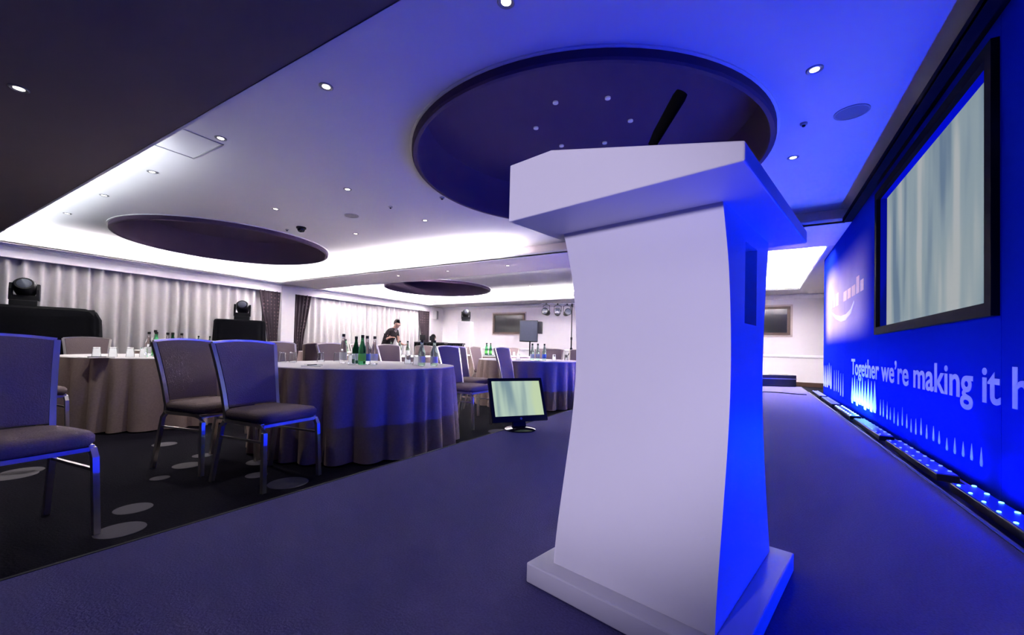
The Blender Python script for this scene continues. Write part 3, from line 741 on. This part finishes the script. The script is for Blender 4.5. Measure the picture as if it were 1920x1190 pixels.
# ------------------------------------------------------------------ moving heads on draped stands
def make_head():
    t = thing('moving_head_light', 'x', 'stage light')
    MB().span((-0.17, -0.14, 0.0), (0.17, 0.14, 0.10)).build('base', 'black_plastic', t, 0.012)
    for s in (-1, 1):
        MB().prism([(-0.085, 0.12), (0.085, 0.12), (0.10, 0.30), (0.06, 0.41), (-0.06, 0.41), (-0.10, 0.30)], lambda p, q, k: (k, p, q), s * 0.145, s * 0.185).build('yoke_arm', 'black_plastic', t, 0.006)
    MB().span((-0.185, -0.085, 0.10), (0.185, 0.085, 0.19)).build('yoke_bridge', 'black_plastic', t, 0.006)
    M3 = Matrix.Rotation(math.radians(62), 3, 'X')
    hd = MB().lathe([(0.07, -0.20), (0.125, -0.16), (0.142, -0.05), (0.144, 0.03), (0.144, 0.12), (0.125, 0.15), (0.12, 0.16)], 24, (0, 0, 0.33), M=M3).build('head', 'black_plastic', t, smooth=40)
    MB().lathe([(0.10, 0.155), (0.085, 0.168), (0.03, 0.176)], 24, (0, 0, 0.33), M=M3).build('lens', 'lens_dark', hd, smooth=40)
    return t
mh = make_head()
place(mh, (-11.55, 1.84, 1.50), math.radians(75), 'black moving head light on the wide draped stand at the left frame edge', 'moving head lights')
m2 = copy_tree(mh); place(m2, (-11.55, 5.55, 1.50), math.radians(60), 'black moving head light on the draped stand beside the plum drape', 'moving head lights')
m3 = copy_tree(mh); place(m3, (-10.25, 13.4, 1.98), math.radians(40), 'black moving head light on top of the tall white plinth', 'moving head lights')
def draped(name, x, y, rz, w_, d_, h_, label, rad):
    t = thing(name, label, 'draped stand', (x, y, 0), rz)
    def fn(u, v):
        a = 2 * PI * u; c_, s_ = math.cos(a), math.sin(a); e = 0.22
        px = (abs(c_) ** e) * (1 if c_ > 0 else -1) * w_ / 2; py = (abs(s_) ** e) * (1 if s_ > 0 else -1) * d_ / 2
        prof = [(0.0, h_), (1 - 2 * rad / w_ * 1.0, h_), (1 - 0.6 * rad / w_, h_ - 0.25 * rad), (1.0, h_ - 0.9 * rad), (1.03, h_ * 0.5), (1.07, 0.01)]
        k = v * 5; i = min(int(k + 1e-6), 4); f = k - i
        s = prof[i][0] * (1 - f) + prof[i + 1][0] * f; z = prof[i][1] * (1 - f) + prof[i + 1][1] * f
        wv = 0.02 * math.sin(a * 14 + 3 * u) * max(0, (h_ - z) / h_) ** 0.7
        return (px * s + wv * c_, py * s + wv * s_, z)
    MB().grid(fn, 96, 5, True).build('drape', 'black_cloth', t, smooth=60)
    MB().span((-w_ / 2 * 0.9, -d_ / 2 * 0.9, 0), (w_ / 2 * 0.9, d_ / 2 * 0.9, h_ - 0.02)).build('case', 'black_matte', t)
    return t
draped('draped_stand', -11.55, 1.90, math.radians(75), 1.9, 0.7, 1.50, 'wide black draped stand at the left frame edge', 0.22)
draped('draped_stand', -11.55, 5.52, math.radians(62), 1.12, 0.6, 1.50, 'black draped stand beside the plum drape', 0.06)
pl = thing('plinth', 'tall white plinth against the far wall', 'plinth', (-10.25, 13.4, 0), math.radians(25))
MB().span((-0.27, -0.27, 0.06), (0.27, 0.27, 1.98)).build('column', 'trim_white', pl, 0.008)
MB().span((-0.29, -0.29, 0.0), (0.29, 0.29, 0.06)).build('foot', 'trim_white', pl)

# ------------------------------------------------------------------ televisions on the far wall
def tv(x0, x1, z0, z1, label):
    t = thing('wall_television', label, 'television', ((x0 + x1) / 2, YF - 0.001, (z0 + z1) / 2), 0, 'framed wall televisions')
    w_, h_ = (x1 - x0) / 2, (z1 - z0) / 2
    def ring(m_, a, b, y0, y1): 
        return m_.span((-a[0], y0, -a[1]), (a[0], y1, -b[1])).span((-a[0], y0, b[1]), (a[0], y1, a[1])).span((-a[0], y0, -b[1]), (-b[0], y1, b[1])).span((b[0], y0, -b[1]), (a[0], y1, b[1]))
    ring(MB(), (w_, h_), (w_ - 0.06, h_ - 0.06), -0.03, 0.0).build('surround', 'pale_frame', t)
    ring(MB(), (w_ - 0.06, h_ - 0.06), (w_ - 0.14, h_ - 0.13), -0.07, 0.0).build('bezel', 'wood', t)
    MB().span((-w_ + 0.14, -0.03, -h_ + 0.13), (w_ - 0.14, -0.02, h_ - 0.13)).build('glass', 'tv_glass', t)
tv(-10.12, -8.42, 1.50, 2.50, 'wooden framed television on the far wall, half hidden by the loudspeaker')
tv(-0.62, 0.93, 1.50, 2.50, 'wooden framed television on the far wall, right of the lectern')
# small wall loudspeaker in the corner
ws = thing('wall_speaker', 'small pale loudspeaker high in the far curtain corner', 'speaker', (-12.95, 14.6, 2.2), math.radians(20))
MB().span((-0.1, -0.12, 0), (0.1, 0.12, 0.4)).build('cabinet', 'sensor_grey', ws, 0.01)
MB().span((0.1, -0.1, 0.03), (0.108, 0.1, 0.37)).build('grille', 'speaker_grille', ws)
MB().tube([(-0.1, 0, 0.2), (-0.4, 0.0, 0.2)], 0.02).build('bracket', 'grey_metal', ws)

# ------------------------------------------------------------------ loudspeaker on stand
ls = thing('speaker_stand', 'thin black tripod stand under the far loudspeaker', 'stand', (-5.33, 9.86, 0))
MB().tube([(0, 0, 0.35), (0, 0, 1.13)], 0.018, 12).build('pole', 'black_plastic', ls)
MB().lathe([(0.03, 0.62), (0.03, 0.70)], 12).build('collar', 'black_plastic', ls)
for k in range(3):
    a = k * 2 * PI / 3
    MB().tube([(0, 0, 0.62), (0.33 * math.cos(a), 0.33 * math.sin(a), 0.012)], 0.011, 8).build('leg', 'black_plastic', ls)
sp_ = thing('loudspeaker', 'dark loudspeaker on a tripod in front of the far television', 'speaker', (-5.33, 9.86, 1.13), math.radians(18))
sp_.scale = (1.15, 1.15, 1.15)
MB().prism([(-0.22, -0.20), (0.22, -0.20), (0.16, 0.16), (-0.16, 0.16)], lambda p, q, t: (p, q, t), 0.0, 0.50).build('cabinet', 'black_matte', sp_, 0.012)
MB().span((-0.205, -0.212, 0.02), (0.205, -0.20, 0.48)).build('grille', 'cab_grille', sp_)
MB().span((0.17, 0.02, 0.20), (0.27, 0.20, 0.49)).build('amplifier_pack', 'black_matte', sp_, 0.008)

# ------------------------------------------------------------------ lamp stand with par cans
LX, LY = -4.98, 11.93
dirx, diry = -0.858, -0.5135
lsn = thing('lighting_stand', 'tall thin lamp stand with crossbar beside the lectern', 'stand', (LX, LY, 0), math.atan2(0.5135, 0.858))
MB().tube([(0, 0, 0.25), (0, 0, 1.3)], 0.022, 10).tube([(0, 0, 1.28), (0, 0, 2.36)], 0.016, 10).build('mast', 'black_plastic', lsn)
MB().tube([(-0.95, 0, 2.36), (0.95, 0, 2.36)], 0.020, 10).build('crossbar', 'grey_metal', lsn)
MB().lathe([(0.035, 0), (0.035, 0.1)], 12, (0, 0, 2.28)).lathe([(0.032, 1.25), (0.032, 1.33)], 12).lathe([(0.04, 0.9), (0.04, 1.0)], 12).build('collar', 'black_plastic', lsn)
for k in range(3):
    a = k * 2 * PI / 3 + 0.4
    MB().tube([(0, 0, 0.95), (0.55 * math.cos(a), 0.55 * math.sin(a), 0.012)], 0.014, 8).build('leg', 'black_plastic', lsn)
pc = None
for k, (d, nm) in enumerate(((-0.80, 'leftmost'), (-0.45, 'middle'), (-0.16, 'rightmost'))):
    if pc is None:
        pc = thing('par_can', 'x', 'stage light')
        MB().tube([(-0.11, 0, -0.22), (-0.11, 0, -0.04), (0, 0, 0.0), (0.11, 0, -0.04), (0.11, 0, -0.22)], 0.010, 6).build('yoke', 'black_plastic', pc)
        M3 = Matrix.Rotation(math.radians(80), 3, 'X')
        cn = MB().lathe([(0.05, -0.16), (0.085, -0.12), (0.10, -0.02), (0.10, 0.10), (0.112, 0.11), (0.112, 0.13)], 20, (0, 0, -0.24), M=M3).build('can', 'black_plastic', pc, smooth=40)
        MB().lathe([(0.09, 0.131), (0.06, 0.137), (0.01, 0.14)], 20, (0, 0, -0.24), M=M3).build('lens', 'lens_dark', cn, smooth=40)
        MB().span((-0.02, -0.03, -0.01), (0.02, 0.03, 0.045)).build('clamp', 'black_plastic', pc)
        o = pc
    else: o = copy_tree(pc)
    place(o, (LX + d * 0.858, LY + d * 0.5135, 2.335), math.atan2(0.5135, 0.858) + (-0.5 + 0.35 * k), 'black stage lamp hung on the crossbar, %s of three' % nm, 'lamps on the crossbar')

# ------------------------------------------------------------------ control desks, laptops, people
def desk(x, y, rz, w_, label):
    t = thing('control_desk', label, 'desk', (x, y, 0), rz)
    MB().span((-w_ / 2, -0.35, 1.02), (w_ / 2, 0.35, 1.06)).build('desktop', 'black_matte', t)
    MB().grid(lambda u, v: (-w_ / 2 + w_ * u, -0.345 + 0.012 * math.sin(u * 60), 0.01 + 1.02 * v), 60, 3).build('front_cloth', 'black_cloth', t, smooth=80)
    for sx in (-1, 1):
        for sy in (-1, 1):
            MB().sq([(sx * (w_ / 2 - 0.05), sy * 0.3, 0), (sx * (w_ / 2 - 0.05), sy * 0.3, 1.02)], 0.04).build('leg', 'black_matte', t)
RZV = math.radians(30.9)
desk(-8.15, 9.05, RZV, 0.85, 'black control desk with two screens right of the bending person')
desk(-8.35, 10.35, RZV, 0.62, 'black control desk beside the seated person')
def screen(x, y, z, rz, w_, h_, label):
    t = thing('control_screen', label, 'screen', (x, y, z), rz)
    MB().span((-w_ / 2, -0.02, 0.05), (w_ / 2, 0.02, 0.05 + h_)).build('panel', 'black_plastic', t, 0.005)
    MB().span((-0.03, -0.01, 0.005), (0.03, 0.02, 0.06)).span((-0.08, -0.06, 0), (0.08, 0.06, 0.008)).build('stand', 'black_plastic', t)
screen(-8.38, 8.93, 1.06, RZV, 0.17, 0.16, 'left of two small black screens on the control desk')
screen(-8.13, 9.05, 1.06, RZV + 0.2, 0.15, 0.13, 'right of two small black screens on the control desk')

def person(name, label, pts, bones, loc, rz, headc, hr, zones):
    """one skinned body; zones(co) gives the material slot"""
    names = list(pts); idx = {n: i for i, n in enumerate(names)}
    me = bpy.data.meshes.new(name); me.from_pydata([pts[n][0] for n in names], [(idx[a], idx[b]) for a, b in bones], [])
    o = bpy.data.objects.new(name, me); C.objects.link(o)
    md = o.modifiers.new('skin', 'SKIN'); md.use_smooth_shade = True
    for n in names:
        r = pts[n][1]; r = r if isinstance(r, tuple) else (r, r)
        me.skin_vertices[0].data[idx[n]].radius = r
    me.skin_vertices[0].data[idx['pelvis']].use_root = True
    sd = o.modifiers.new('sub', 'SUBSURF'); sd.levels = 2; sd.render_levels = 2
    dg = bpy.context.evaluated_depsgraph_get(); dg.update()
    nm = bpy.data.meshes.new_from_object(o.evaluated_get(dg))
    bpy.data.objects.remove(o)
    nm.materials.clear()
    for q in ('dark_suit', 'skin', 'grey_shirt'): nm.materials.append(MATS[q])
    for p in nm.polygons: p.material_index = zones(p.center); p.use_smooth = True
    b = bpy.data.objects.new(name, nm); C.objects.link(b)
    b.location = loc; b.rotation_euler = (0, 0, rz)
    tag(b, label, 'person')
    hc = Vector(headc)
    def hair(u, v):
        a = 2 * PI * u; e = PI / 2 * (1 - v * 1.12) if v < 1 else 0
        e = PI / 2 - v * PI * 0.60
        return (hc.x - 0.012 + hr * 1.06 * math.cos(e) * math.cos(a), hc.y + hr * 0.94 * math.cos(e) * math.sin(a), hc.z + 0.02 + hr * 1.22 * math.sin(e))
    # back and top of the head only, leaving the face clear
    hb = MB().grid(lambda u, v: hair(0.20 + 0.60 * u, v), 18, 10).grid(lambda u, v: hair(-0.20 + 0.40 * u, v * 0.42), 10, 4)
    hb.build('hair', 'hair', b, smooth=80)
    fx = hc.x + hr * 0.86
    MB().prism([(0, 0.02), (0.022, -0.02), (0, -0.025)], lambda p, q, t: (fx + p, hc.y + t, hc.z + q), -0.012, 0.012).build('nose', 'skin', b)
    for s in (-1, 1):
        MB().lathe([(0.004, -0.004), (0.012, 0), (0.004, 0.004)], 8, (fx - 0.008, hc.y + s * 0.033, hc.z + 0.022), M=Matrix.Rotation(PI / 2, 3, 'Y')).build('eye', 'hair', b)
        MB().lathe([(0.008, -0.006), (0.026, 0), (0.008, 0.006)], 10, (hc.x - 0.005, hc.y + s * hr * 0.90, hc.z), M=Matrix.Rotation(PI / 2, 3, 'X')).build('ear', 'skin', b)
    MB().span((fx - 0.012, hc.y - 0.022, hc.z - 0.052), (fx - 0.002, hc.y + 0.022, hc.z - 0.044)).build('mouth', 'hair', b)
    return b
def hand(d, base, dirv, side, r=0.0085):
    """five short finger chains from the wrist point; returns points and bones"""
    base = Vector(base); dv = Vector(dirv).normalized(); sd = Vector(side).normalized(); dn = dv.cross(sd)
    pts = {d + 'palm': (tuple(base + dv * 0.06), (0.030, 0.018))}; bones = [(d + 'wrist', d + 'palm')]
    for i, (o, l) in enumerate(((-0.030, 0.07), (-0.010, 0.08), (0.012, 0.075), (0.032, 0.06))):
        k = d + 'f%d' % i
        a = base + dv * 0.10 + sd * o; b = a + dv * l * 0.55 + dn * 0.012; c = b + dv * l * 0.35 + dn * 0.028
        pts[k + 'a'] = (tuple(a), r); pts[k + 'b'] = (tuple(b), r * 0.95); pts[k + 'c'] = (tuple(c), r * 0.8)
        bones += [(d + 'palm', k + 'a'), (k + 'a', k + 'b'), (k + 'b', k + 'c')]
    a = base + dv * 0.045 + sd * -0.042; b = a + dv * 0.035 + sd * -0.022 + dn * 0.01
    pts[d + 'ta'] = (tuple(a), r * 1.2); pts[d + 'tb'] = (tuple(b), r); bones += [(d + 'palm', d + 'ta'), (d + 'ta', d + 'tb')]
    return pts, bones
# standing person bending forward over the desk (local +X is forward)
P = {'pelvis': ((0, 0, 0.95), (0.15, 0.13)), 'belly': ((0.05, 0, 1.09), (0.145, 0.12)), 'chest': ((0.15, 0, 1.25), (0.155, 0.125)), 'neckb': ((0.24, 0, 1.37), 0.075), 'neck': ((0.285, 0, 1.42), 0.055),
     'head': ((0.33, 0, 1.475), (0.085, 0.085)), 'crown': ((0.35, 0, 1.55), (0.070, 0.070)),
     'sl': ((0.19, 0.18, 1.32), 0.062), 'el': ((0.20, 0.25, 1.05), 0.046), 'l_wrist': ((0.36, 0.20, 0.98), 0.030),
     'sr': ((0.19, -0.18, 1.32), 0.062), 'er': ((0.10, -0.26, 1.06), 0.046), 'r_wrist': ((0.25, -0.22, 1.14), 0.030),
     'hl': ((-0.01, 0.10, 0.88), 0.095), 'kl': ((0.02, 0.11, 0.48), 0.062), 'al': ((-0.03, 0.11, 0.09), 0.042), 'tl': ((0.10, 0.12, 0.035), 0.034),
     'hr': ((-0.01, -0.10, 0.88), 0.095), 'kr': ((0.02, -0.11, 0.48), 0.062), 'ar': ((-0.03, -0.11, 0.09), 0.042), 'tr': ((0.10, -0.12, 0.035), 0.034)}
BN = [('pelvis', 'belly'), ('belly', 'chest'), ('chest', 'neckb'), ('neckb', 'neck'), ('neck', 'head'), ('head', 'crown'), ('chest', 'sl'), ('sl', 'el'), ('el', 'l_wrist'), ('chest', 'sr'), ('sr', 'er'), ('er', 'r_wrist'),
      ('pelvis', 'hl'), ('hl', 'kl'), ('kl', 'al'), ('al', 'tl'), ('pelvis', 'hr'), ('hr', 'kr'), ('kr', 'ar'), ('ar', 'tr')]
for d, b_, dv in (('l_', (0.36, 0.20, 0.98), (1, -0.1, -0.2)), ('r_', (0.25, -0.22, 1.14), (1, 0.1, 0.2))):
    p_, b2 = hand(d, b_, dv, (0, 1 if d == 'l_' else -1, 0)); P.update(p_); BN += b2
def z1(c):
    if c.z > 1.405 and c.x > 0.22: return 1
    if c.x > 0.20 and abs(c.y) > 0.12 and c.z < 1.2: return 1
    if c.x > 0.22 and c.z > 1.30 and abs(c.y) < 0.05: return 2
    return 0
person('person', 'person in dark clothes bending forward in front of the pale curtain', P, BN, (-8.55, 7.72, 0), math.radians(10), (0.345, 0, 1.515), 0.092, z1)
# seated person behind the far desk
P2 = {'pelvis': ((0, 0, 0.52), (0.15, 0.14)), 'belly': ((-0.01, 0, 0.68), (0.14, 0.115)), 'chest': ((0.02, 0, 0.90), (0.155, 0.12)), 'neckb': ((0.04, 0, 1.04), 0.075), 'neck': ((0.05, 0, 1.10), 0.055),
      'head': ((0.065, 0, 1.165), 0.085), 'crown': ((0.065, 0, 1.24), 0.070),
      'sl': ((0.03, 0.18, 0.98), 0.062), 'el': ((0.06, 0.24, 0.74), 0.046), 'l_wrist': ((0.26, 0.17, 0.72), 0.030),
      'sr': ((0.03, -0.18, 0.98), 0.062), 'er': ((0.06, -0.24, 0.74), 0.046), 'r_wrist': ((0.26, -0.17, 0.72), 0.030),
      'kl': ((0.42, 0.11, 0.52), 0.065), 'al': ((0.42, 0.11, 0.09), 0.042), 'tl': ((0.55, 0.12, 0.035), 0.034),
      'kr': ((0.42, -0.11, 0.52), 0.065), 'ar': ((0.42, -0.11, 0.09), 0.042), 'tr': ((0.55, -0.12, 0.035), 0.034)}
BN2 = [('pelvis', 'belly'), ('belly', 'chest'), ('chest', 'neckb'), ('neckb', 'neck'), ('neck', 'head'), ('head', 'crown'), ('chest', 'sl'), ('sl', 'el'), ('el', 'l_wrist'), ('chest', 'sr'), ('sr', 'er'), ('er', 'r_wrist'),
       ('pelvis', 'kl'), ('kl', 'al'), ('al', 'tl'), ('pelvis', 'kr'), ('kr', 'ar'), ('ar', 'tr')]
for d, b_ in (('l_', (0.26, 0.17, 0.72)), ('r_', (0.26, -0.17, 0.72))):
    p_, b2 = hand(d, b_, (1, 0, -0.2), (0, 1 if d == 'l_' else -1, 0)); P2.update(p_); BN2 += b2
def z2(c):
    if c.z > 1.085: return 1
    if c.x > 0.22 and c.z > 0.64: return 1
    return 2 if c.z > 0.55 else 0
person('person', 'seated person with dark hair behind the far control desk', P2, BN2, (-8.95, 10.05, 0), math.radians(-70), (0.07, 0, 1.205), 0.092, z2)
stl = thing('stool', 'black stool under the seated person at the far desk', 'stool', (-8.95, 10.05, 0))
MB().lathe([(0.17, 0.36), (0.19, 0.375), (0.19, 0.40), (0.17, 0.415)], 24).build('seat', 'black_plastic', stl, smooth=40)
for k in range(4):
    a = k * PI / 2 + 0.4
    MB().tube([(0.1 * math.cos(a), 0.1 * math.sin(a), 0.37), (0.2 * math.cos(a), 0.2 * math.sin(a), 0.01)], 0.014, 8).build('leg', 'grey_metal', stl)

# ------------------------------------------------------------------ ceiling fittings
DL = [(-3.12, 2.08, ZC, 'nearest the big round recess, left of it, close to the dark beam'), (-4.91, 2.08, ZC, 'beside the ceiling hatch'), (-6.70, 2.08, ZC, 'second along the beam from the ceiling hatch'),
      (-8.48, 2.08, ZC, 'above the upper edge of the left round recess'), (-10.33, 2.08, ZC, 'in the far left corner of the ceiling'), (-4.91, 3.65, ZC, 'in the middle of the ceiling between two round recesses'),
      (-6.69, 3.65, ZC, 'just right of the left round recess'), (-4.91, 5.20, ZC, 'in front of the far cove, nearer the lectern'), (-6.73, 5.22, ZC, 'beside the black dome camera'),
      (0.35, 3.75, ZC, 'right of the big recess, above the screen side'), (0.315, 5.34, ZC, 'right of the lectern top'), (-1.36, 2.10, ZC, 'at the top frame edge'),
      (-4.76, 0.68, ZS, 'in the dark beam at the upper left'), (-8.21, 7.75, ZS, 'in the far beam, leftmost'), (-6.54, 7.77, ZS, 'in the far beam, middle'), (-4.83, 7.80, ZS, 'in the far beam, nearest the lectern'),
      (-6.55, 0.68, ZS, 'added in the dark beam, outside the left frame edge'), (-2.97, 0.68, ZS, 'added in the dark beam, above the top frame edge'),  # unseen beam downlights added to brighten the near tables
      (-8.48, 12.3, ZC, 'added in the bright far coffer, leftmost'), (-6.70, 12.3, ZC, 'added in the bright far coffer, second from left'), (-4.91, 12.3, ZC, 'added in the bright far coffer, third from left'),  # far coffer downlights added to brighten the far wall
      (-3.12, 12.3, ZC, 'added in the bright far coffer, behind the lectern'), (-1.36, 12.3, ZC, 'added in the bright far coffer, right behind the lectern'), (0.35, 12.3, ZC, 'added in the bright far coffer, right of the lectern')]
d0 = None
for (x, y, z, lb) in DL:
    if d0 is None:
        d0 = thing('downlight', 'x', 'downlight')
        MB().lathe([(0.056, 0.0), (0.056, -0.005), (0.048, -0.009), (0.034, -0.003), (0.001, -0.002)], 24, cap0=False, cap1=False).build('trim_ring', 'grey_metal', d0, smooth=40)
        MB().lathe([(0.031, -0.004), (0.018, -0.006)], 20).build('lamp', 'lamp_warm', d0)
        o = d0
    else: o = copy_tree(d0)
    place(o, (x, y, z), 0, 'small recessed downlight ' + lb, 'recessed downlights')
    spot('downlight_beam', (x, y, z - 0.02), (x, y, 0), (170 if y > 9 else (75 if x < -4 else 25 if x < -2.5 else 3)) if z == ZC else (60 if y > 5 else 40 if x < -4 else 12), 125, 0.8, (1.0, 0.93, 0.86), 0.04)
def ceil_speaker(x, y, r, label):
    t = thing('ceiling_speaker', label, 'speaker', (x, y, ZC), 0, 'round ceiling speakers')
    MB().lathe([(r, 0), (r, -0.006), (r - 0.012, -0.010)], 32).build('grille', 'speaker_grille', t, smooth=40)
    MB().lathe([(r + 0.012, 0), (r + 0.012, -0.006), (r, -0.008)], 32, cap0=False, cap1=False).build('rim', 'sensor_grey', t)
ceil_speaker(0.694, 4.569, 0.115, 'large dark round ceiling speaker above the screen')
ceil_speaker(-5.85, 4.45, 0.10, 'round ceiling speaker between the two nearer recesses')
ceil_speaker(-12.36, 4.40, 0.10, 'round ceiling speaker beyond the left recess near the curtains')
ceil_speaker(0.575, 11.50, 0.10, 'round ceiling speaker in the bright far coffer right of the lectern')
def sensor(x, y, label, r=0.03, mt='sensor_grey'):
    t = thing('ceiling_sensor', label, 'sensor', (x, y, ZC), 0, 'ceiling sensors')
    MB().lathe([(r, 0), (r, -0.012), (r * 0.8, -0.02)], 20).build('base', mt, t, smooth=40)
    MB().lathe([(r * 0.5, -0.02), (r * 0.4, -0.032), (r * 0.15, -0.036)], 16).build('eye', 'black_plastic', t, smooth=40)
sensor(0.35, 4.588, 'small sensor on the blue ceiling left of the large ceiling speaker')
sensor(-4.91, 4.43, 'small grey sensor in the middle of the ceiling')
sensor(-7.70, 4.43, 'small pale sensor at the right edge of the left recess')
sensor(-3.93, 4.50, 'projecting sensor beside the left rim of the big recess', 0.035)
dc = thing('dome_camera', 'black dome camera hanging right of the left ceiling recess', 'camera', (-7.31, 4.47, ZC))
MB().lathe([(0.085, 0), (0.085, -0.025), (0.075, -0.035)], 24).build('mount', 'black_plastic', dc, smooth=40)
MB().lathe([(0.068, -0.033), (0.065, -0.06), (0.045, -0.088), (0.012, -0.10)], 24).build('dome', 'gloss_black', dc, smooth=60)
